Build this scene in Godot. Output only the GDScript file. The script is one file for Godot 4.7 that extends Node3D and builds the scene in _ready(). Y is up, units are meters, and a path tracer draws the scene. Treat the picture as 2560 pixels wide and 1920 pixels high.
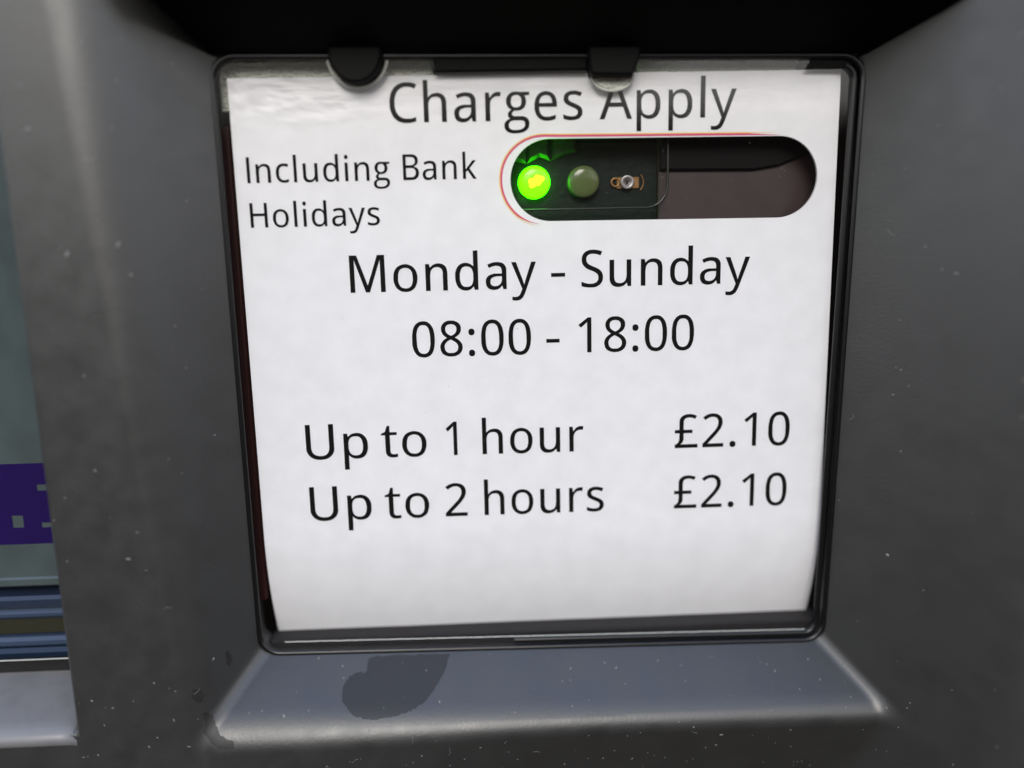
extends Node3D
# A close-up of a parking meter: window with a printed tariff card behind a pane, moulded dark grey fascia, part of the display to its left.
# Everything is laid out in millimetres in the frame of the window (x right, y up, z out of the window) and scaled to metres when meshes are committed.

const MM := 0.001
const LEAN := -9.5                      # degrees that the fascia leans out of the vertical
var lean := Transform3D(Basis(Vector3.RIGHT, deg_to_rad(-LEAN)), Vector3(0, 1.3, 0))
var rng := RandomNumberGenerator.new()
var mats := {}
var meter: Node3D
var card: Node3D
var font := SystemFont.new()
var glyphs := {}
var text_base := 0.0
var text_cap := 1.0
var text_x := 1.0

func _ready() -> void:
	rng.seed = 7
	camera_and_light()
	make_materials()
	font.font_names = PackedStringArray(["Droid Sans"])
	meter = top("parking_meter", "dark grey plastic parking meter front with recessed window", "parking meter")
	fascia()
	interior()
	window()
	tabs()
	circuit_board()
	display()
	tariff_card()
	dust()

# ---------------------------------------------------------------- camera, sky, light
func camera_and_light() -> void:
	var cam := Camera3D.new()
	cam.name = "camera"
	var b := Basis(Vector3(0.99899764, -0.02271027, 0.03857413), Vector3(0.02889262, 0.98533727, -0.16815375), Vector3(-0.03418972, 0.16909971, 0.98500576))
	cam.transform = lean * Transform3D(b, Vector3(-9.073, 5.623, 119.401) * MM)
	var at := CameraAttributesPhysical.new()
	at.frustum_focal_length = 24.063        # 53 degrees from top to bottom
	at.frustum_near = 0.005
	at.frustum_far = 50.0
	at.frustum_focus_distance = 0.1195
	at.exposure_aperture = 4.0
	cam.attributes = at
	add_child(cam)
	cam.current = true
	var env := Environment.new()
	env.background_mode = Environment.BG_SKY
	var sky := Sky.new()
	var m := ProceduralSkyMaterial.new()
	m.sky_top_color = Color(0.52, 0.63, 0.84)
	m.sky_horizon_color = Color(0.95, 0.94, 0.92)
	m.sky_curve = 0.45
	m.ground_horizon_color = Color(0.17, 0.15, 0.145)
	m.ground_bottom_color = Color(0.17, 0.15, 0.145)
	m.energy_multiplier = 1.0
	sky.sky_material = m
	env.sky = sky
	env.tonemap_mode = Environment.TONE_MAPPER_LINEAR
	env.tonemap_exposure = 2.3
	env.sdfgi_enabled = true
	env.ssao_enabled = true
	env.ssil_enabled = true
	var w := WorldEnvironment.new()
	w.name = "surroundings"
	w.environment = env
	add_child(w)
	var sun := DirectionalLight3D.new()
	sun.name = "sun"
	sun.light_energy = 0.3
	sun.light_angular_distance = 26.0
	sun.light_color = Color(1.0, 0.985, 0.96)
	sun.shadow_enabled = true
	sun.rotation_degrees = Vector3(-20, -8, 0)
	add_child(sun)

# ---------------------------------------------------------------- materials
func noise_image(size: int, freq: float, oct: int, sd: int, lo: float, hi: float, tint := Color.WHITE) -> ImageTexture:
	var n := FastNoiseLite.new()
	n.seed = sd
	n.noise_type = FastNoiseLite.TYPE_SIMPLEX_SMOOTH
	n.frequency = freq
	n.fractal_octaves = oct
	var im := n.get_seamless_image(size, size)
	var out := Image.create(size, size, false, Image.FORMAT_RGB8)
	for y in size:
		for x in size:
			var v := lerpf(lo, hi, im.get_pixel(x, y).r)
			out.set_pixel(x, y, Color(v * tint.r, v * tint.g, v * tint.b))
	return ImageTexture.create_from_image(out)

func mat(called: String, c: Color, rough: float) -> StandardMaterial3D:
	var m := StandardMaterial3D.new()
	m.resource_name = called
	m.albedo_color = c
	m.roughness = rough
	mats[called] = m
	return m

func make_materials() -> void:
	var grain := noise_image(512, 0.11, 3, 3, 0.0, 1.0)
	var smudge := noise_image(512, 0.006, 5, 11, 0.9, 1.1)
	var rough_map := noise_image(512, 0.012, 4, 21, 0.8, 1.05)
	var m := mat("fascia_plastic", Color(0.168, 0.17, 0.167), 0.5)
	m.metallic_specular = 0.75
	m.albedo_texture = smudge
	m.roughness_texture = rough_map
	m.roughness_texture_channel = BaseMaterial3D.TEXTURE_CHANNEL_RED
	m.roughness = 0.46
	m.heightmap_enabled = true
	m.heightmap_texture = grain
	m.heightmap_scale = 0.0015
	m.uv1_triplanar = true
	m.uv1_scale = Vector3.ONE * 28.0
	m = mat("wet_mark", Color(0.135, 0.137, 0.14), 0.48)
	m.metallic_specular = 0.5
	m = mat("scuff", Color(0.14, 0.138, 0.134), 0.52)
	m = mat("tab_plastic", Color(0.03, 0.03, 0.03), 0.6)
	m.metallic_specular = 0.25
	m = mat("hood_plastic", Color(0.03, 0.03, 0.03), 0.65)
	m.metallic_specular = 0.12
	m = mat("rubber", Color(0.05, 0.05, 0.055), 0.3)
	m = mat("foam", Color(0.13, 0.12, 0.125), 0.75)
	m.heightmap_enabled = true
	m.heightmap_texture = grain
	m.heightmap_scale = 0.02
	m.uv1_triplanar = true
	m.uv1_scale = Vector3(90, 260, 90)
	m = mat("interior", Color(0.06, 0.055, 0.055), 0.5)
	m = mat("maroon", Color(0.2, 0.085, 0.08), 0.35)
	m = mat("brown_plate", Color(0.215, 0.165, 0.165), 0.4)
	m.albedo_texture = smudge
	m.uv1_triplanar = true
	m.uv1_scale = Vector3.ONE * 60.0
	m = mat("pane", Color(0.05, 0.05, 0.05, 0.01), 0.02)
	m.transparency = BaseMaterial3D.TRANSPARENCY_ALPHA
	m = mat("clear_edge", Color(0.78, 0.79, 0.76), 0.15)
	m = mat("frosted", Color(0.84, 0.85, 0.8), 0.3)
	m.heightmap_enabled = true
	m.heightmap_texture = noise_image(256, 0.03, 3, 5, 0.0, 1.0)
	m.heightmap_scale = 0.06
	m.uv1_triplanar = true
	m.uv1_scale = Vector3(70, 140, 70)
	m = mat("paper", Color(0.93, 0.93, 0.94), 0.42)
	m.albedo_texture = noise_image(512, 0.02, 5, 31, 0.965, 1.0)
	m.uv1_triplanar = true
	m.uv1_scale = Vector3.ONE * 18.0
	m = mat("ink", Color(0.055, 0.055, 0.06), 0.6)
	m.metallic_specular = 0.2
	m = mat("magenta_ink", Color(0.83, 0.28, 0.45), 0.5)
	m = mat("yellow_ink", Color(0.93, 0.79, 0.42), 0.5)
	m = mat("board", Color(0.06, 0.11, 0.085), 0.45)
	m.metallic_specular = 0.3
	m.heightmap_enabled = true
	m.heightmap_texture = noise_image(256, 0.025, 4, 9, 0.0, 1.0)
	m.heightmap_scale = 0.004
	m.uv1_triplanar = true
	m.uv1_scale = Vector3.ONE * 90.0
	m = mat("lens", Color(0.05, 0.08, 0.06, 0.03), 0.05)
	m.transparency = BaseMaterial3D.TRANSPARENCY_ALPHA
	m = mat("lens_rim", Color(0.2, 0.21, 0.2), 0.15)
	m = mat("led_lit", Color(0.35, 0.8, 0.05), 0.25)
	m.emission_enabled = true
	m.emission = Color(0.18, 1.0, 0.0)
	m.emission_energy_multiplier = 4.5
	m = mat("guide", Color(0.2, 0.25, 0.15), 0.3)
	m = mat("led_core", Color(0.9, 0.95, 0.2), 0.3)
	m.emission_enabled = true
	m.emission = Color(0.95, 1.0, 0.08)
	m.emission_energy_multiplier = 0.7
	m = mat("led_off", Color(0.36, 0.4, 0.25), 0.15)
	m = mat("metal", Color(0.62, 0.6, 0.6), 0.35)
	m.metallic = 0.6
	m = mat("brass", Color(0.6, 0.45, 0.28), 0.35)
	m.metallic = 0.5
	m = mat("screen", Color(0.29, 0.33, 0.33), 0.12)
	m.albedo_texture = noise_image(256, 0.01, 3, 41, 0.9, 1.05)
	m.uv1_triplanar = true
	m.uv1_scale = Vector3.ONE * 30.0
	m = mat("segment", Color(0.13, 0.08, 0.29), 0.15)
	m = mat("slate_blue", Color(0.15, 0.19, 0.26), 0.3)
	m = mat("slate_light", Color(0.21, 0.26, 0.34), 0.3)
	m = mat("olive", Color(0.17, 0.17, 0.12), 0.4)
	m = mat("deep_blue", Color(0.06, 0.12, 0.19), 0.2)
	m = mat("lint", Color(0.47, 0.465, 0.455), 0.6)
	m = mat("sill_plastic", Color(0.46, 0.46, 0.465), 0.4)
	m.albedo_texture = smudge
	m.uv1_triplanar = true
	m.uv1_scale = Vector3.ONE * 40.0

# ---------------------------------------------------------------- building helpers
func top(called: String, label: String, category: String) -> Node3D:
	var o := Node3D.new()
	o.name = called
	o.transform = lean
	o.set_meta("label", label)
	o.set_meta("category", category)
	add_child(o, true)
	return o

func part(called: String, mesh: Mesh, material: String, parent: Node3D, label := "") -> MeshInstance3D:
	var o := MeshInstance3D.new()
	o.name = called
	o.mesh = mesh
	o.material_override = mats[material]
	if label:
		o.set_meta("label", label)
	parent.add_child(o, true)
	return o

func arrays(v: PackedVector3Array, n: PackedVector3Array, idx: PackedInt32Array) -> ArrayMesh:
	var a := []
	a.resize(Mesh.ARRAY_MAX)
	for i in v.size():
		v[i] *= MM
	a[Mesh.ARRAY_VERTEX] = v
	a[Mesh.ARRAY_NORMAL] = n
	a[Mesh.ARRAY_INDEX] = idx
	var m := ArrayMesh.new()
	m.add_surface_from_arrays(Mesh.PRIMITIVE_TRIANGLES, a)
	return m

func bag() -> Dictionary:
	return {"v": PackedVector3Array(), "n": PackedVector3Array(), "i": PackedInt32Array()}

func bag_mesh(b: Dictionary) -> ArrayMesh:
	return arrays(b.v, b.n, b.i)

func quad(b: Dictionary, p0: Vector3, p1: Vector3, p2: Vector3, p3: Vector3) -> void:   # counter-clockwise seen from the front
	var n := (p1 - p0).cross(p2 - p0).normalized()
	var k: int = b.v.size()
	b.v.append_array([p0, p1, p2, p3])
	b.n.append_array([n, n, n, n])
	b.i.append_array([k, k + 2, k + 1, k, k + 3, k + 2])

# an outline (counter-clockwise) with thickness from z0 to z1 and a small chamfer round its front
func slab(b: Dictionary, outline: PackedVector2Array, z0: float, z1: float, chamfer := 0.0) -> void:
	var inner := outline
	if chamfer > 0.0:
		var got := Geometry2D.offset_polygon(outline, -chamfer, Geometry2D.JOIN_MITER)
		if got.size() == 1:
			inner = got[0]
	var tri := Geometry2D.triangulate_polygon(inner)
	var k: int = b.v.size()
	for p in inner:
		b.v.append(Vector3(p.x, p.y, z1))
		b.n.append(Vector3(0, 0, 1))
	for t in range(0, tri.size(), 3):
		var a := inner[tri[t]]
		var c := inner[tri[t + 1]]
		var d := inner[tri[t + 2]]
		if (c - a).cross(d - a) > 0:
			b.i.append_array([k + tri[t], k + tri[t + 2], k + tri[t + 1]])
		else:
			b.i.append_array([k + tri[t], k + tri[t + 1], k + tri[t + 2]])
	var zc := z1 - chamfer
	var n := outline.size()
	var same := inner.size() == n
	for i in n:
		var p := outline[i]
		var q := outline[(i + 1) % n]
		quad(b, Vector3(p.x, p.y, z0), Vector3(q.x, q.y, z0), Vector3(q.x, q.y, zc), Vector3(p.x, p.y, zc))
	if chamfer > 0.0:
		for i in n:
			var p := outline[i]
			var q := outline[(i + 1) % n]
			var pi := nearest(inner, p)
			var qi := nearest(inner, q)
			quad(b, Vector3(p.x, p.y, zc), Vector3(q.x, q.y, zc), Vector3(qi.x, qi.y, z1), Vector3(pi.x, pi.y, z1))

func nearest(poly: PackedVector2Array, p: Vector2) -> Vector2:
	var best := poly[0]
	for q in poly:
		if q.distance_squared_to(p) < best.distance_squared_to(p):
			best = q
	return best

func rect(x0: float, y0: float, x1: float, y1: float) -> PackedVector2Array:
	return PackedVector2Array([Vector2(x0, y0), Vector2(x1, y0), Vector2(x1, y1), Vector2(x0, y1)])

func round_rect(x0: float, y0: float, x1: float, y1: float, r: float, steps := 8) -> PackedVector2Array:
	var out := PackedVector2Array()
	for c in [[x1 - r, y0 + r, -90.0], [x1 - r, y1 - r, 0.0], [x0 + r, y1 - r, 90.0], [x0 + r, y0 + r, 180.0]]:
		for k in steps + 1:
			var a := deg_to_rad(c[2] + 90.0 * k / steps)
			out.append(Vector2(c[0] + r * cos(a), c[1] + r * sin(a)))
	return out

func circle(cx: float, cy: float, r: float, steps := 32) -> PackedVector2Array:
	var out := PackedVector2Array()
	for k in steps:
		out.append(Vector2(cx + r * cos(TAU * k / steps), cy + r * sin(TAU * k / steps)))
	return out

func tube(b: Dictionary, path: PackedVector3Array, r: float, closed: bool, sides := 12, squash := 1.0) -> void:
	var n := path.size()
	var k: int = b.v.size()
	for i in n:
		var prev := path[(i - 1 + n) % n] if closed else path[maxi(i - 1, 0)]
		var next := path[(i + 1) % n] if closed else path[mini(i + 1, n - 1)]
		var t := (next - prev).normalized()
		var side := t.cross(Vector3(0, 0, 1)).normalized()
		var up := side.cross(t).normalized()
		for s in sides:
			var a := TAU * s / sides
			var d := side * cos(a) + up * sin(a) * squash
			b.v.append(path[i] + d * r)
			b.n.append((side * cos(a) + up * sin(a) / squash).normalized())
	for i in (n if closed else n - 1):
		for s in sides:
			var a := k + i * sides + s
			var c := k + i * sides + (s + 1) % sides
			var d := k + ((i + 1) % n) * sides + s
			var e := k + ((i + 1) % n) * sides + (s + 1) % sides
			b.i.append_array([a, c, d, c, e, d])

func lathe(b: Dictionary, cx: float, cy: float, profile: Array, sides := 36) -> void:   # profile of [radius, z] from the rim inwards
	var k: int = b.v.size()
	var n := profile.size()
	for j in n:
		var p: Array = profile[j]
		var p0: Array = profile[maxi(j - 1, 0)]
		var p1: Array = profile[mini(j + 1, n - 1)]
		var tangent := Vector2(p1[0] - p0[0], p1[1] - p0[1]).normalized()
		for s in sides:
			var a := TAU * s / sides
			b.v.append(Vector3(cx + p[0] * cos(a), cy + p[0] * sin(a), p[1]))
			b.n.append(Vector3(tangent.y * cos(a), tangent.y * sin(a), -tangent.x).normalized())
	for j in n - 1:
		for s in sides:
			var a := k + j * sides + s
			var c := k + j * sides + (s + 1) % sides
			var d := a + sides
			var e := c + sides
			b.i.append_array([a, d, c, c, d, e])

# points along the outline of a rectangle, counter-clockwise, its corners among them
func around(x0: float, y0: float, x1: float, y1: float, step: float) -> PackedVector2Array:
	var out := PackedVector2Array()
	var c := rect(x0, y0, x1, y1)
	for i in 4:
		var p := c[i]
		var q := c[(i + 1) % 4]
		var n := int(ceil(p.distance_to(q) / step))
		for k in n:
			out.append(p.lerp(q, float(k) / n))
	return out

func edge_of(sdf: Callable, from: Vector2, to: Vector2) -> Vector2:
	var lo := 0.0
	var hi := 1.0
	for i in 26:
		var m := (lo + hi) * 0.5
		if sdf.call(from.lerp(to, m)) < 0.0:
			lo = m
		else:
			hi = m
	return from.lerp(to, (lo + hi) * 0.5)

# a sheet from the edge of a hole out to a rectangle, its height given by a function; skirt: depth of the wall inside the hole
func sheet(b: Dictionary, hole: Callable, centre: Vector2, outer: PackedVector2Array, height: Callable, rings: int, bias: float, skirt: float) -> void:
	var n := outer.size()
	var k: int = b.v.size()
	for j in rings + 1:
		for i in n:
			var e: Vector2 = edge_of(hole, centre, outer[i]) if j == 0 else Vector2.ZERO
			if j > 0:
				var e0: Vector3 = b.v[k + i]
				e = Vector2(e0.x, e0.y).lerp(outer[i], pow(float(j) / rings, bias))
			var z: float = height.call(e)
			var h := 0.05
			var zx: float = height.call(e + Vector2(h, 0))
			var zy: float = height.call(e + Vector2(0, h))
			b.v.append(Vector3(e.x, e.y, z))
			b.n.append(Vector3(-(zx - z) / h, -(zy - z) / h, 1).normalized())
	for j in rings:
		for i in n:
			var a := k + j * n + i
			var c := k + j * n + (i + 1) % n
			b.i.append_array([a, c + n, a + n, a, c, c + n])
	if skirt > 0.0:
		var s: int = b.v.size()
		for i in n:
			var p: Vector3 = b.v[k + i]
			var q: Vector3 = b.v[k + (i + 1) % n]
			var t := (q - p).normalized()
			var nn := Vector3(0, 0, 1).cross(t)
			b.v.append_array([p, p - Vector3(0, 0, skirt)])
			b.n.append_array([nn, nn])
		for i in n:
			var a := s + 2 * i
			var c := s + 2 * ((i + 1) % n)
			b.i.append_array([a, a + 1, c, c, a + 1, c + 1])

func smax(a: float, b: float, k: float) -> float:
	var h := maxf(k - absf(a - b), 0.0) / k
	return maxf(a, b) + h * h * k * 0.25

func smin(a: float, b: float, k: float) -> float:
	return -smax(-a, -b, k)

func box_sdf(p: Vector2, x0: float, x1: float, y0: float, y1: float, r: float) -> float:
	var qx := maxf(x0 - p.x, p.x - x1) + r
	var qy := maxf(y0 - p.y, p.y - y1) + r
	return Vector2(maxf(qx, 0), maxf(qy, 0)).length() + minf(maxf(qx, qy), 0) - r

# ---------------------------------------------------------------- the moulded front
const FRONT := 12.0
func opening(p: Vector2) -> float:
	return box_sdf(p, -47.2, 47.6 + 0.022 * p.y, -59.0 - 0.0165 * p.x, 33.7 - 0.012 * p.x, 3.6)

func display_opening(p: Vector2) -> float:
	return box_sdf(p, -150.0, -74.6, -60.9, 70.0, 2.0)

func main_height(p: Vector2) -> float:
	var x := p.x
	var y := p.y
	var xl := -47.2
	var crease := -57.5 - 0.061 * y
	var left := 2.0 + (xl - x) * 10.0 / (xl - crease)
	var right := smin(2.0 + (x - (47.6 + 0.022 * y)) * 1.33, 25.0, 3.0)
	var bottom := 2.0 + (-59.0 - 0.0165 * x - y) * 1.3
	var under_sill := maxf(-66.0 - y, 0.0)                # below the sill the face leans back towards the right end
	var front := FRONT - 0.36 * under_sill * smoothstep(-45.0, 15.0, x)
	var groove := 0.45 * exp(-pow((x - crease) / 1.3, 2.0)) * smoothstep(5.0, -25.0, y) * smoothstep(-74.0, -66.0, y)
	var low := smax(smin(smax(left, bottom, 3.0), front - groove, 3.6), right, 2.6)
	var under := hood_height(p) - 0.8                     # runs on just behind the hood
	var past := maxf(hood_left(y) + 1.0 - x, x - hood_right(y) + 1.0)
	return maxf(low, under - maxf(past, 0.0) * 6.0)

func hood_height(p: Vector2) -> float:
	return smin(2.0 + (p.y - 33.7 + 0.012 * p.x) * 2.4, 14.0, 3.0)

func hood_left(y: float) -> float:
	return -46.8 - (y - 33.7) * 0.95

func hood_right(y: float) -> float:
	return 48.5 + (y - 33.7) * 2.2

func display_height(p: Vector2) -> float:
	var side := 4.0 + (p.x + 74.6) * 3.0
	var bottom := (-60.9 - p.y) * 4.0
	return smin(smax(side, bottom, 1.5), FRONT, 2.4)

func fascia() -> void:
	var b := bag()
	var seam := -64.5
	sheet(b, opening, Vector2(0, -12), around(seam, -98, 92, 62, 0.7), main_height, 120, 1.25, 4.5)
	sheet(b, display_opening, Vector2(-112, 5), around(-152, -98, seam, 72, 0.9), display_height, 80, 1.2, 7.0)
	part("front_panel", bag_mesh(b), "fascia_plastic", meter)
	# black hood over the window
	b = bag()
	var cols := 60
	var rows := 40
	for j in rows + 1:
		for i in cols + 1:
			var y := 33.7 + maxf(j - 3, 0) * 0.7
			var x := lerpf(hood_left(y), hood_right(y), float(i) / cols)
			y -= 0.012 * x
			var h := hood_height(Vector2(x, y))
			var slope := (hood_height(Vector2(x, y + 0.05)) - h) / 0.05
			var nn := Vector3(0, -slope, 1).normalized()
			if j < 3:                                     # its lower edge turns back towards the pane
				h = [-2.5, 1.4, 1.9][j]
				y += [0.5, 0.35, 0.08][j]
				nn = Vector3(0, -1, 0.1).normalized()
			b.v.append(Vector3(x, y, h))
			b.n.append(nn)
	for j in rows:
		for i in cols:
			var a := j * (cols + 1) + i
			b.i.append_array([a, a + cols + 2, a + 1, a, a + cols + 1, a + cols + 2])
	part("hood", bag_mesh(b), "hood_plastic", meter, "black hood over the top of the window")
	# the mark where something wet dried on the sill
	var pts := [Vector2(-29.4, -59.2), Vector2(-29.6, -60.3), Vector2(-31.6, -60.5), Vector2(-32.9, -61.4), Vector2(-33.0, -62.7), Vector2(-31.8, -64.0), Vector2(-30.2, -64.7), Vector2(-28.2, -65.1),
		Vector2(-26.0, -64.9), Vector2(-23.6, -64.7), Vector2(-21.5, -64.1), Vector2(-19.6, -63.2), Vector2(-18.2, -62.0), Vector2(-17.0, -60.6), Vector2(-16.4, -59.3), Vector2(-16.6, -58.95), Vector2(-22.0, -58.85), Vector2(-28.0, -58.8)]
	part("water_mark", mark(pts, 0.25), "wet_mark", meter, "dark dried water mark on the sill")
	for m in [[Vector2(-53.4, -62.4), Vector2(-52.6, -62.9), Vector2(-52.0, -64.2), Vector2(-50.9, -65.9), Vector2(-48.9, -66.9), Vector2(-49.2, -67.8), Vector2(-51.4, -67.5), Vector2(-53.3, -65.8), Vector2(-53.3, -64.0)],
			[Vector2(-54.4, -58.2), Vector2(-53.6, -58.6), Vector2(-53.2, -60.2), Vector2(-53.8, -60.6), Vector2(-54.5, -59.6)],
			[Vector2(-50.4, -54.6), Vector2(-50.0, -55.8), Vector2(-50.3, -57.0), Vector2(-50.7, -56.0)]]:
		part("scuff", mark(m, 0.35), "scuff", meter)

# a patch of dirt or damp that follows the moulded front inside an outline
func mark(pts: Array, ragged: float) -> ArrayMesh:
	var loop := PackedVector2Array()
	var wob := FastNoiseLite.new()
	wob.seed = 4
	wob.frequency = 0.9
	var lo := Vector2(1e9, 1e9)
	var hi := -lo
	for i in pts.size():
		for s in 6:
			var q: Vector2 = pts[i].cubic_interpolate(pts[(i + 1) % pts.size()], pts[(i - 1 + pts.size()) % pts.size()], pts[(i + 2) % pts.size()], s / 6.0)
			q += Vector2(wob.get_noise_2d(q.x * 3, q.y * 3), wob.get_noise_2d(q.x * 3 + 50, q.y * 3)) * ragged
			loop.append(q)
			lo = lo.min(q)
			hi = hi.max(q)
	lo -= Vector2(0.1, 0.1)
	hi += Vector2(0.1, 0.1)
	var b := bag()
	var nx := int((hi.x - lo.x) / 0.3) + 1
	var ny := int((hi.y - lo.y) / 0.15) + 1
	var step := (hi - lo) / Vector2(nx, ny)
	for iy in ny:
		for ix in nx:
			var c := lo + step * Vector2(ix, iy)
			var cell := PackedVector2Array([c, c + Vector2(step.x, 0), c + step, c + Vector2(0, step.y)])
			for poly in Geometry2D.intersect_polygons(cell, loop):
				if Geometry2D.is_polygon_clockwise(poly):
					continue
				var k: int = b.v.size()
				for q in poly:
					var z := main_height(q)
					b.v.append(Vector3(q.x, q.y, z + 0.03))
					b.n.append(Vector3(-(main_height(q + Vector2(0.05, 0)) - z) / 0.05, -(main_height(q + Vector2(0, 0.05)) - z) / 0.05, 1).normalized())
				var tri := Geometry2D.triangulate_polygon(poly)
				for t in range(0, tri.size(), 3):
					var cw := (poly[tri[t + 1]] - poly[tri[t]]).cross(poly[tri[t + 2]] - poly[tri[t]]) < 0
					b.i.append_array([k + tri[t], k + tri[t + (1 if cw else 2)], k + tri[t + (2 if cw else 1)]])
	return bag_mesh(b)

func interior() -> void:
	var b := bag()
	slab(b, rect(-56, -66, 56, 42), -22, -14)
	part("back_plate", bag_mesh(b), "interior", meter)
	b = bag()
	slab(b, rect(-56, -66, -49.5, 42), -14, -2.6)
	slab(b, rect(50.5, -66, 56, 42), -14, -2.6)
	slab(b, rect(-49.5, -66, 50.5, -62), -14, -2.6)
	slab(b, rect(-49.5, 36, 50.5, 42), -14, -2.6)
	part("inner_frame", bag_mesh(b), "interior", meter)
	b = bag()
	slab(b, rect(-150, -98, 92, 72), -24, -22.2)
	slab(b, rect(-150, -98, -146, 72), -22, 2)
	slab(b, rect(88, -98, 92, 72), -22, 20)
	slab(b, rect(-146, 68, 88, 72), -22, 10)
	slab(b, rect(-146, -98, 88, -94), -22, 10)
	part("housing", bag_mesh(b), "interior", meter)
	b = bag()
	slab(b, round_rect(-48.4, -50, -45.9, 25, 0.5, 3), -3.0, -0.9, 0.25)
	part("side_strip", bag_mesh(b), "maroon", meter, "dark maroon strip beside the card")

func inset(d: float, z: float, step := 0.7) -> PackedVector3Array:
	var out := PackedVector3Array()
	for q in around(-60, -75, 60, 50, step):
		var e := edge_of(func(p: Vector2) -> float: return opening(p) + d, Vector2(0, -12), q)
		out.append(Vector3(e.x, e.y, z))
	return out

func window() -> void:
	var b := bag()
	slab(b, round_rect(-46.9, -58.2, 47.0, 33.2, 3.0), 0.55, 1.25)
	part("window_pane", bag_mesh(b), "pane", meter, "clear pane over the printed card")
	b = bag()
	tube(b, inset(0.2, 1.5), 0.5, true)
	part("gasket", bag_mesh(b), "rubber", meter)
	b = bag()
	var lower := PackedVector3Array()
	for q in inset(1.5, 1.4):
		if q.y < 31.6 - 75.0 * clampf((30.0 - q.x) / 30.0, 0.0, 1.2) and q.x > -45.0:
			lower.append(q)
	var first := 0
	for i in lower.size():
		if lower[i].distance_to(lower[i - 1]) > 3.0:
			first = i
	tube(b, lower.slice(first) + lower.slice(0, first), 0.5, false, 10)
	part("inner_gasket", bag_mesh(b), "rubber", meter)
	b = bag()
	slab(b, rect(-46.0, -62.5, 46.6, -56.9), -6.5, -0.6, 0.3)
	part("foam_strip", bag_mesh(b), "foam", meter)
	# bright cut edge of the pane along the bottom, a little ragged
	b = bag()
	var path := PackedVector3Array()
	var wob := FastNoiseLite.new()
	wob.frequency = 0.6
	for i in 160:
		var x := -43.0 + 86.0 * i / 159.0
		path.append(Vector3(x, -56.95 - 0.0165 * x + wob.get_noise_1d(x) * 0.05, 1.32))
	tube(b, path, 0.07, false, 6)
	part("pane_edge", bag_mesh(b), "clear_edge", meter)
	# frosted strips above the card, their paleness imitates sky mirrored in the pane
	b = bag()
	var s := PackedVector2Array([Vector2(-46.9, 27.0), Vector2(-45.4, 27.0), Vector2(-45.4, 30.6), Vector2(-15.0, 30.6), Vector2(-17.0, 36.0), Vector2(-43.6, 36.0), Vector2(-45.4, 35.2), Vector2(-46.5, 33.6), Vector2(-46.9, 31.6)])
	slab(b, s, -1.9, -1.2, 0.15)
	part("pale_sky_strip", bag_mesh(b), "frosted", meter)
	b = bag()
	slab(b, PackedVector2Array([Vector2(15.0, 30.2), Vector2(38.5, 30.2), Vector2(40.5, 36.0), Vector2(15.0, 36.0)]), -1.9, -1.2, 0.15)
	part("pale_sky_strip", bag_mesh(b), "frosted", meter)

	b = bag()
	slab(b, rect(-15.2, 31.55, 7.0, 34.4), 1.27, 1.75, 0.2)  # bar added over the pane to imitate something dark mirrored in it
	part("dark_reflection_bar", bag_mesh(b), "tab_plastic", meter, "added black bar standing in for a dark reflection in the pane")
	b = bag()
	slab(b, PackedVector2Array([Vector2(39.4, 31.2), Vector2(46.4, 31.2), Vector2(46.4, 32.2), Vector2(45.6, 33.5), Vector2(40.8, 33.7)]), 1.27, 1.4, 0.1)  # added dark bar, covers the sky mirrored in this corner of the pane
	part("added_corner_bar", bag_mesh(b), "tab_plastic", meter)

func u_shape(x0: float, x1: float, ytop: float, ylow: float, flat: float) -> PackedVector2Array:
	var out := PackedVector2Array()
	var c := (x0 + x1) * 0.5
	var w := (x1 - x0) * 0.5
	for k in 33:
		var a := PI + PI * k / 32.0
		var cx := cos(a)
		var sy := sin(a)
		out.append(Vector2(c + w * signf(cx) * pow(absf(cx), 0.95), ylow + (33.8 - ylow) * (1.0 - pow(absf(sy), flat))))
	out.append(Vector2(x1, ytop))
	out.append(Vector2(x0, ytop))
	return out

func tabs() -> void:
	var b := bag()
	slab(b, u_shape(-30.1, -22.5, 39.0, 29.9, 1.15), 0.2, 3.4, 0.35)
	part("retaining_tab", bag_mesh(b), "tab_plastic", meter, "black rounded tab over the card's blank corner")
	b = bag()
	var path := PackedVector3Array()
	for p in u_shape(-30.5, -21.9, 33.8, 29.6, 1.1).slice(0, 33):
		path.append(Vector3(p.x, p.y, 1.3))
	tube(b, path, 0.22, false, 8)
	part("notch_edge", bag_mesh(b), "clear_edge", meter)
	b = bag()
	slab(b, PackedVector2Array([Vector2(7.3, 31.0), Vector2(7.6, 30.5), Vector2(13.4, 30.35), Vector2(13.7, 30.9), Vector2(14.5, 33.3), Vector2(14.5, 39.0), Vector2(7.0, 39.0), Vector2(7.0, 33.4)]), 0.2, 3.4, 0.3)
	part("retaining_tab", bag_mesh(b), "tab_plastic", meter, "black flat-ended tab above the word Apply")
	b = bag()
	path = PackedVector3Array()
	for k in 25:
		var a := PI + PI * k / 24.0
		path.append(Vector3(10.75 + 3.05 * cos(a), 30.75 + 2.15 * sin(a), 1.3))
	tube(b, path, 0.2, false, 8)
	part("notch_edge", bag_mesh(b), "clear_edge", meter)
	b = bag()
	var half := PackedVector2Array()
	for k in 25:
		var a := PI + PI * k / 24.0
		half.append(Vector2(10.75 + 2.95 * cos(a), 30.75 + 2.05 * sin(a)))
	slab(b, half, 0.3, 1.3, 0.2)
	part("clear_foot", bag_mesh(b), "frosted", meter, "pale half-round foot of the flat-ended tab")

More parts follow.
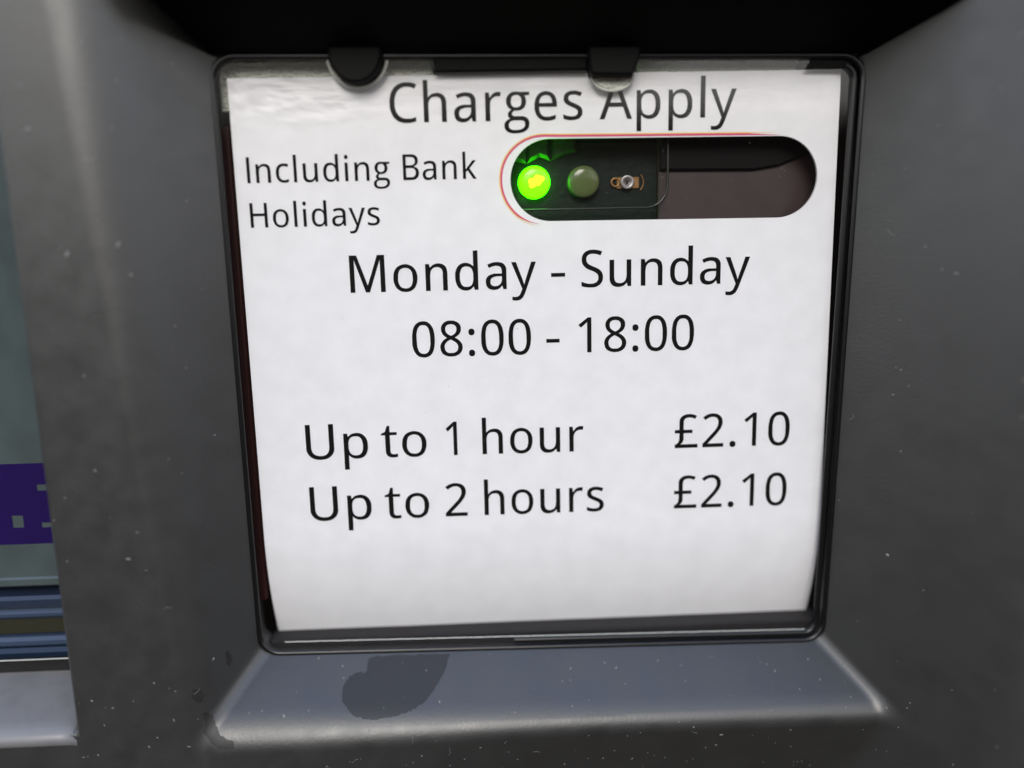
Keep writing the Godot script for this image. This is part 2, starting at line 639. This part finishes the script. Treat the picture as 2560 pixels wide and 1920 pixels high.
# ---------------------------------------------------------------- lamps behind the slot in the card
func circuit_board() -> void:
	var board := part("circuit_board", null, "board", meter, "dark green board with lamps behind the slot")
	var b := bag()
	slab(b, rect(-8, 7.5, 21.0, 25.5), -7.2, -6.0)
	board.mesh = bag_mesh(b)
	b = bag()
	slab(b, PackedVector2Array([Vector2(19.0, 5.0), Vector2(46.0, 5.0), Vector2(46.0, 26.0), Vector2(19.0, 26.0)]), -6.2, -4.4, 0.2)
	part("cover_plate", bag_mesh(b), "brown_plate", meter, "brown plate behind the slot beside the lamps")
	b = bag()
	var shade := PackedVector2Array([Vector2(19.0, 17.6), Vector2(26.0, 17.5), Vector2(34.0, 17.4), Vector2(38.0, 18.0), Vector2(41.0, 19.2), Vector2(46.0, 22.0), Vector2(46.0, 27.5), Vector2(19.0, 27.5)])
	slab(b, shade, -4.3, -3.6, 0.3)  # rib added to stand in for a dark reflection in the upper slot
	part("added_dark_rib", bag_mesh(b), "tab_plastic", meter, "added black rib that darkens the slot above the brown plate")
	# rim of the clear lens over the lamps
	b = bag()
	var path := PackedVector3Array()
	for q in round_rect(-6.0, 12.0, 20.2, 27.0, 3.4, 10):
		path.append(Vector3(q.x, q.y, -3.2))
	tube(b, path, 0.17, true, 8)
	part("lens_rim", bag_mesh(b), "lens_rim", meter)
	b = bag()
	slab(b, round_rect(-6.0, 12.0, 20.2, 27.0, 3.4), -3.6, -3.1)
	part("lamp_lens", bag_mesh(b), "lens", meter)
	var dome := [[2.5, -6.2], [2.5, -4.6], [2.42, -4.2], [2.2, -3.95], [1.7, -3.78], [1.0, -3.7], [0.0, -3.68]]
	b = bag()
	lathe(b, -0.55, 16.3, dome)
	var lit := part("led", bag_mesh(b), "led_lit", board, "lit green lamp")
	# moulded light guide above the lit lamp, with broken facets
	var guide := [Vector2(-5.6, 18.6), Vector2(-3.4, 19.6), Vector2(-1.6, 19.2), Vector2(0.4, 20.2), Vector2(2.2, 19.6), Vector2(4.6, 20.6), Vector2(6.4, 20.9), Vector2(6.4, 24.0), Vector2(-5.6, 24.0)]
	for k in 4:
		var bb := bag()
		slab(bb, PackedVector2Array([guide[2 * k] if k else guide[0], guide[2 * k + 1], guide[mini(2 * k + 2, 6)] + Vector2(-0.15, 0), Vector2(guide[mini(2 * k + 2, 6)].x - 0.15, 24.0), Vector2(guide[2 * k].x, 24.0)] if k < 3 else [Vector2(-5.9, 12.8), Vector2(-4.2, 13.6), Vector2(-4.6, 18.2), Vector2(-5.9, 18.4)]), -6.0, [-4.4, -4.9, -5.2, -5.0][k], 0.5)
		part("light_guide", bag_mesh(bb), "guide", board)
	b = bag()
	var blob := PackedVector2Array()
	for k in 20:
		var a := TAU * k / 20.0
		var r := 1.0 + 0.28 * sin(2.0 * a + 0.6) + 0.14 * sin(5.0 * a)
		blob.append(Vector2(-0.35 + 1.15 * r * cos(a) * 0.9, 16.35 + r * sin(a)))
	slab(b, blob, -3.75, -3.58, 0.06)
	part("led_core", bag_mesh(b), "led_core", board, "yellow core of the lit lamp")
	b = bag()
	lathe(b, 7.2, 16.2, dome)
	part("led", bag_mesh(b), "led_off", board, "unlit olive lamp")
	var glow := AreaLight3D.new()
	glow.name = "led_light"
	glow.area_size = Vector2(0.0044, 0.0044)
	glow.light_color = Color(0.45, 1.0, 0.05)
	glow.light_energy = 0.00002
	glow.shadow_enabled = true
	glow.transform = Transform3D(Basis(Vector3.UP, PI), Vector3(-0.55, 16.3, -3.5) * MM)
	lit.add_child(glow)
	b = bag()
	slab(b, rect(12.6, 15.1, 16.2, 16.9), -6.0, -5.6, 0.1)
	part("sensor_pad", bag_mesh(b), "brass", board)
	b = bag()
	lathe(b, 14.2, 16.05, [[1.1, -6.0], [1.1, -5.0], [1.0, -4.85], [0.55, -4.85], [0.5, -5.2], [0.0, -5.2]], 24)
	part("light_sensor", bag_mesh(b), "metal", board, "small round metal sensor")
	b = bag()
	slab(b, rect(14.0, 15.85, 14.4, 16.25), -5.2, -4.95, 0.05)
	part("sensor_die", bag_mesh(b), "interior", board)
	b = bag()
	path = PackedVector3Array()
	for q in circle(12.4, 16.1, 0.62, 20):
		path.append(Vector3(q.x, q.y, -5.7))
	tube(b, path, 0.2, true, 8)
	part("sensor_ring", bag_mesh(b), "brass", board)
	b = bag()
	path = PackedVector3Array()
	for k in 12:
		var a := deg_to_rad(-38.0 + 76.0 * k / 11.0)
		path.append(Vector3(14.6 + 2.3 * cos(a), 16.05 + 1.9 * sin(a), -5.7))
	tube(b, path, 0.1, false, 6)
	part("copper_arc", bag_mesh(b), "brass", board)

# ---------------------------------------------------------------- the display beside the window
func display() -> void:
	var screen := part("display", null, "screen", meter, "dark liquid crystal display beside the window")
	var b := bag()
	slab(b, rect(-146, -46.0, -68, 70), -6, -1.0)
	screen.mesh = bag_mesh(b)
	b = bag()
	# the block of dark pixels, in pieces round its clear square
	slab(b, PackedVector2Array([Vector2(-83.4, -38.8), Vector2(-79.1, -38.8), Vector2(-79.1, -36.1), Vector2(-80.6, -36.1), Vector2(-80.6, -35.3), Vector2(-78.4, -35.3), Vector2(-78.4, -30.0), Vector2(-80.6, -30.0), Vector2(-80.6, -29.0), Vector2(-76.0, -29.0), Vector2(-76.0, -25.5), Vector2(-83.4, -25.5)]), -1.1, -0.96)
	slab(b, rect(-120, -34.0, -83.4, -25.5), -1.1, -0.96)
	slab(b, rect(-120, -38.8, -83.4, -36.0), -1.1, -0.96)
	slab(b, rect(-120, -36.0, -85.1, -34.0), -1.1, -0.96)
	part("pixel_block", bag_mesh(b), "segment", screen, "block of dark violet pixels")
	# pale sill under the display
	b = bag()
	var profile := [Vector2(-60.5, -0.6), Vector2(-60.75, -0.2), Vector2(-60.82, 0.4), Vector2(-63.0, 9.6), Vector2(-63.4, 10.8), Vector2(-64.0, 11.8), Vector2(-64.8, 12.25), Vector2(-65.5, 12.3), Vector2(-66.2, 11.8)]
	var ends := [-146.0, -80.0, -75.0, -73.4, -72.5, -71.9]
	for i in ends.size():
		var sink: float = [0.0, 0.0, 0.0, 0.0, 0.12, 0.5][i]
		for j in profile.size():
			var a: Vector2 = profile[maxi(j - 1, 0)]
			var c: Vector2 = profile[mini(j + 1, profile.size() - 1)]
			var t := (c - a).normalized()
			b.v.append(Vector3(ends[i], profile[j].x - sink, profile[j].y - sink * 0.4))
			b.n.append(Vector3([0.0, 0.0, 0.1, 0.35, 0.8, 1.3][i], t.y, -t.x).normalized())
	for i in ends.size() - 1:
		for j in profile.size() - 1:
			var a := i * profile.size() + j
			b.i.append_array([a, a + profile.size(), a + 1, a + 1, a + profile.size(), a + profile.size() + 1])
	part("display_sill", bag_mesh(b), "sill_plastic", meter, "pale grey sill under the display")
	# stepped bars below the screen
	for s in [["screen", -46.0, -44.4, -0.7, 0.3], ["slate_blue", -49.4, -47.3, 0.3, 0.5], ["slate_light", -51.4, -49.5, 0.1, 0.7], ["olive", -54.2, -51.5, -0.9, 0.2], ["slate_light", -56.0, -54.3, 0.4, 0.5], ["deep_blue", -57.9, -56.0, 0.9, 0.6]]:
		b = bag()
		slab(b, rect(-146, s[1], -68, s[2]), -6, s[3], s[4])
		part("display_bar", bag_mesh(b), s[0], screen)
	b = bag()
	var path := PackedVector3Array()
	for i in 60:
		var x := -100.0 + 28.0 * i / 59.0
		path.append(Vector3(x, -57.75, 0.95))
	tube(b, path, 0.1, false, 6)
	part("bar_edge", bag_mesh(b), "clear_edge", screen)
	b = bag()
	slab(b, rect(-146, -64.5, -68, -57.9), -6, -0.4, 0.3)
	part("display_seal", bag_mesh(b), "foam", screen)

# ---------------------------------------------------------------- the printed card
var wrinkle := FastNoiseLite.new()
func slot(p: Vector2) -> float:
	var c := Vector2(clampf(p.x, 1.6, 36.4), 16.05 - 0.006 * (p.x - 19.0))
	return p.distance_to(c) - 6.05

func card_height(p: Vector2) -> float:
	var z := 0.0
	if p.y < -38.0:
		z -= pow((-38.0 - p.y) / 18.0, 2.0) * 3.6
	z += wrinkle.get_noise_2d(p.x * 0.5, p.y * 1.6) * 0.07 * (1.0 + 2.0 * smoothstep(-23.0, -29.0, p.x)) * smoothstep(22.0, 31.0, p.y)
	z += wrinkle.get_noise_2d(p.x * 0.12 + 90.0, p.y * 0.12) * 0.12 * smoothstep(46.0, 40.0, absf(p.x))
	return z - 0.05

func tariff_card() -> void:
	wrinkle.seed = 12
	wrinkle.frequency = 0.22
	wrinkle.fractal_octaves = 3
	card = top("tariff_card", "white printed tariff card behind the window pane", "card")
	var b := bag()
	sheet(b, slot, Vector2(19, 16), around(-45.4, -58.4, 45.4, 31.4, 0.55), card_height, 110, 1.0, 0.45)
	part("sheet", bag_mesh(b), "paper", card)
	# misregistered colour line round the slot
	for s in [["magenta_ink", 0.55, 0.30], ["yellow_ink", 0.86, 0.16]]:
		b = bag()
		var n := 120
		var pts := []
		for k in n + 1:
			var t := float(k) / n
			var c: Vector2
			var d: Vector2
			if t < 0.45:
				var a := lerpf(deg_to_rad(262), deg_to_rad(92), t / 0.45)
				c = Vector2(0.9, 16.25)
				d = Vector2(cos(a), sin(a))
			else:
				c = Vector2(lerpf(0.9, 36.6, (t - 0.45) / 0.55), 16.25 - 0.3 * (t - 0.45) / 0.55)
				d = Vector2(0.0, 1.0)
			var push: float = s[1] - 0.42 * smoothstep(0.25, 0.5, t)
			pts.append([c + d * (6.05 + push), d])
		for k in n:
			var w0: float = s[2] * minf(1.0, 12.0 * minf(float(k) / n, 1.0 - float(k) / n))
			var w1: float = s[2] * minf(1.0, 12.0 * minf(float(k + 1) / n, 1.0 - float(k + 1) / n))
			var p: Array = pts[k]
			var q: Array = pts[k + 1]
			var o := []
			for e in [p[0], q[0], q[0] + q[1] * w1, p[0] + p[1] * w0]:
				o.append(Vector3(e.x, e.y, card_height(e) + 0.04))
			quad(b, o[1], o[0], o[3], o[2])
		part("printed_outline", bag_mesh(b), s[0], card)
	measure_glyphs()
	# word, baseline, left edge, right edge, height of its capitals, ink
	var big := 5.62
	for w in [["Charges", 24.83, -22.04, 6.53, big, "ink"], ["Apply", 24.83, 9.07, 29.67, big, "ink"],
			["Including", 16.58, -43.6, -22.47, 3.72, "ink"], ["Bank", 16.58, -20.5, -9.5, 3.72, "ink"],
			["Holidays", 10.07, -43.6, -24.3, 3.6, "ink"],
			["Monday", 0.0, -29.3, -0.83, big, "ink"], ["-", 0.0, 1.48, 3.64, big, "ink"], ["Sunday", 0.0, 6.16, 32.44, big, "ink"],
			["08:00", -10.18, -20.27, -1.8, big, "ink"], ["-", -10.18, 0.59, 2.67, big, "ink"], ["18:00", -10.18, 5.63, 23.87, big, "ink"],
			["Up", -26.13, -37.7, -28.0, big, "ink"], ["to", -26.13, -25.85, -18.74, big, "ink"], ["1", -26.13, -15.64, -13.85, big, "ink"], ["hour", -26.13, -9.87, 6.31, big, "ink"], ["£2.10", -26.13, 21.04, 39.69, big, "ink"],
			["Up", -36.27, -37.7, -27.96, big, "ink"], ["to", -36.27, -25.77, -18.72, big, "ink"], ["2", -36.27, -16.1, -12.57, big, "ink"], ["hours", -36.27, -9.83, 9.55, big, "ink"], ["£2.10", -36.27, 21.04, 39.59, big, "ink"]]:
		part("printed_word", word(w[0], w[1], w[2], w[3], w[4]), w[5], card)

func glyph(c: String) -> Array:
	if not glyphs.has(c):
		var t := TextMesh.new()
		t.font = font
		t.text = c
		t.font_size = 127
		t.pixel_size = 0.01
		t.depth = 0.0
		t.curve_step = 0.5
		t.horizontal_alignment = HORIZONTAL_ALIGNMENT_LEFT
		t.vertical_alignment = VERTICAL_ALIGNMENT_CENTER
		var a := t.get_mesh_arrays()
		glyphs[c] = [a[Mesh.ARRAY_VERTEX], a[Mesh.ARRAY_INDEX], font.get_string_size(c, HORIZONTAL_ALIGNMENT_LEFT, -1, 127).x * 0.01]
	return glyphs[c]

func y_range(c: String) -> Vector2:
	var r := Vector2(1e9, -1e9)
	for p in glyph(c)[0]:
		r = Vector2(minf(r.x, p.y), maxf(r.y, p.y))
	return r

func measure_glyphs() -> void:
	var h := y_range("H")
	text_base = h.x
	text_cap = h.y - h.x
	text_x = y_range("x").y - h.x

# A word set between two edges. The face on the card has lower small letters and figures than this font, so glyphs are fitted to its heights.
func word(text: String, base: float, x0: float, x1: float, cap: float) -> ArrayMesh:
	var v := PackedVector3Array()
	var n := PackedVector3Array()
	var idx := PackedInt32Array()
	var pen := 0.0
	var lo := 1e9
	var hi := -1e9
	for c in text:
		var g := glyph("l" if c == "I" else c)      # its capital I is a plain stroke
		var k := v.size()
		for p in g[0]:
			var y: float = (p.y - text_base) / text_cap          # 1 at the height of capitals
			var xh := text_x / text_cap
			if c in "0123456789£:":
				y *= 0.975
			elif c == "I":
				y /= 1.065
			elif c == "-":
				y *= 0.93
			elif c == c.to_lower():
				var small := 0.725
				if y < 0.0:
					y *= 0.96
				elif y <= xh:
					y *= small / xh
				else:
					y = small + (y - xh) * (1.06 - small) / (1.065 - xh)
			var q := Vector3(pen + p.x, base + y * cap, 0)
			lo = minf(lo, q.x)
			hi = maxf(hi, q.x)
			v.append(q)
			n.append(Vector3(0, 0, 1))
		for i in g[1]:
			idx.append(k + i)
		pen += g[2] + (0.02 if c.to_lower() == c and not c in "0123456789" else 0.0)
	for i in v.size():
		var q := v[i]
		q.x = x0 + (q.x - lo) / (hi - lo) * (x1 - x0)
		q.z = card_height(Vector2(q.x, q.y)) + 0.045
		v[i] = q
	for i in range(0, idx.size(), 3):
		var a := v[idx[i]]
		if (v[idx[i + 1]] - a).cross(v[idx[i + 2]] - a).z > 0:
			var t := idx[i + 1]
			idx[i + 1] = idx[i + 2]
			idx[i + 2] = t
	return arrays(v, n, idx)

# ---------------------------------------------------------------- dust and lint
func dust() -> void:
	var b := bag()
	var spots := []
	for i in 330:
		var p := Vector2(rng.randf_range(-76, 70), rng.randf_range(-84, 44))
		if p.x < -71.5 or opening(p) < 0.3:
			continue
		spots.append([p, main_height(p), rng.randf_range(0.05, 0.13) if rng.randf() < 0.85 else rng.randf_range(0.14, 0.26)])
	for i in 160:
		var p := Vector2(rng.randf_range(-76, 58), rng.randf_range(-84, -57))
		if p.x < -71.5 or opening(p) < 0.1:
			continue
		spots.append([p, main_height(p), rng.randf_range(0.05, 0.15)])
	for s in spots:
		var p: Vector2 = s[0]
		var z: float = s[1]
		var nn := Vector3(-(main_height(p + Vector2(0.05, 0)) - z) / 0.05, -(main_height(p + Vector2(0, 0.05)) - z) / 0.05, 1).normalized()
		var r: float = s[2]
		var u := nn.cross(Vector3(rng.randf() - 0.5, rng.randf() - 0.5, 0.1)).normalized()
		var w := nn.cross(u)
		var long := rng.randf_range(1.0, 2.6)
		var o := Vector3(p.x, p.y, z)
		var k: int = b.v.size()
		b.v.append(o + nn * r * 0.5)
		b.n.append(nn)
		for q in 6:
			var a := TAU * q / 6.0
			var d := u * cos(a) * long + w * sin(a)
			b.v.append(o + d * r * rng.randf_range(0.7, 1.1))
			b.n.append((nn + d * 0.7).normalized())
		for q in 6:
			b.i.append_array([k, k + 1 + (q + 1) % 6, k + 1 + q])
	for i in 46:                                                         # specks on the pane
		var p := Vector2(rng.randf_range(-44, 44), rng.randf_range(-54, 30)) if i < 26 else Vector2(rng.randf_range(0, 42), rng.randf_range(10.5, 21.5))
		var r := rng.randf_range(0.03, 0.075)
		var k: int = b.v.size()
		b.v.append(Vector3(p.x, p.y, 1.25 + r * 0.5))
		b.n.append(Vector3(0, 0, 1))
		for q in 6:
			var a := TAU * q / 6.0
			b.v.append(Vector3(p.x + cos(a) * r * rng.randf_range(0.7, 1.4), p.y + sin(a) * r * rng.randf_range(0.7, 1.4), 1.25))
			b.n.append(Vector3(cos(a) * 0.6, sin(a) * 0.6, 1).normalized())
		for q in 6:
			b.i.append_array([k, k + 1 + (q + 1) % 6, k + 1 + q])
	for i in 26:                                                         # lint
		var p := Vector2(rng.randf_range(-60, 56), rng.randf_range(-72, -57) if i % 2 == 0 else rng.randf_range(-60, 36))
		if opening(p) < 0.2:
			continue
		var a := rng.randf() * TAU
		var path := PackedVector3Array()
		for k in 9:
			path.append(Vector3(p.x, p.y, main_height(p) + 0.05))
			a += rng.randf_range(-0.6, 0.6)
			p += Vector2(cos(a), sin(a)) * 0.14
		tube(b, path, 0.025, false, 5)
	var o := part("dust", bag_mesh(b), "lint", self)
	o.transform = lean
	o.set_meta("kind", "stuff")
	o.set_meta("label", "pale dust specks and lint on the dark grey plastic")
	o.set_meta("category", "dust")
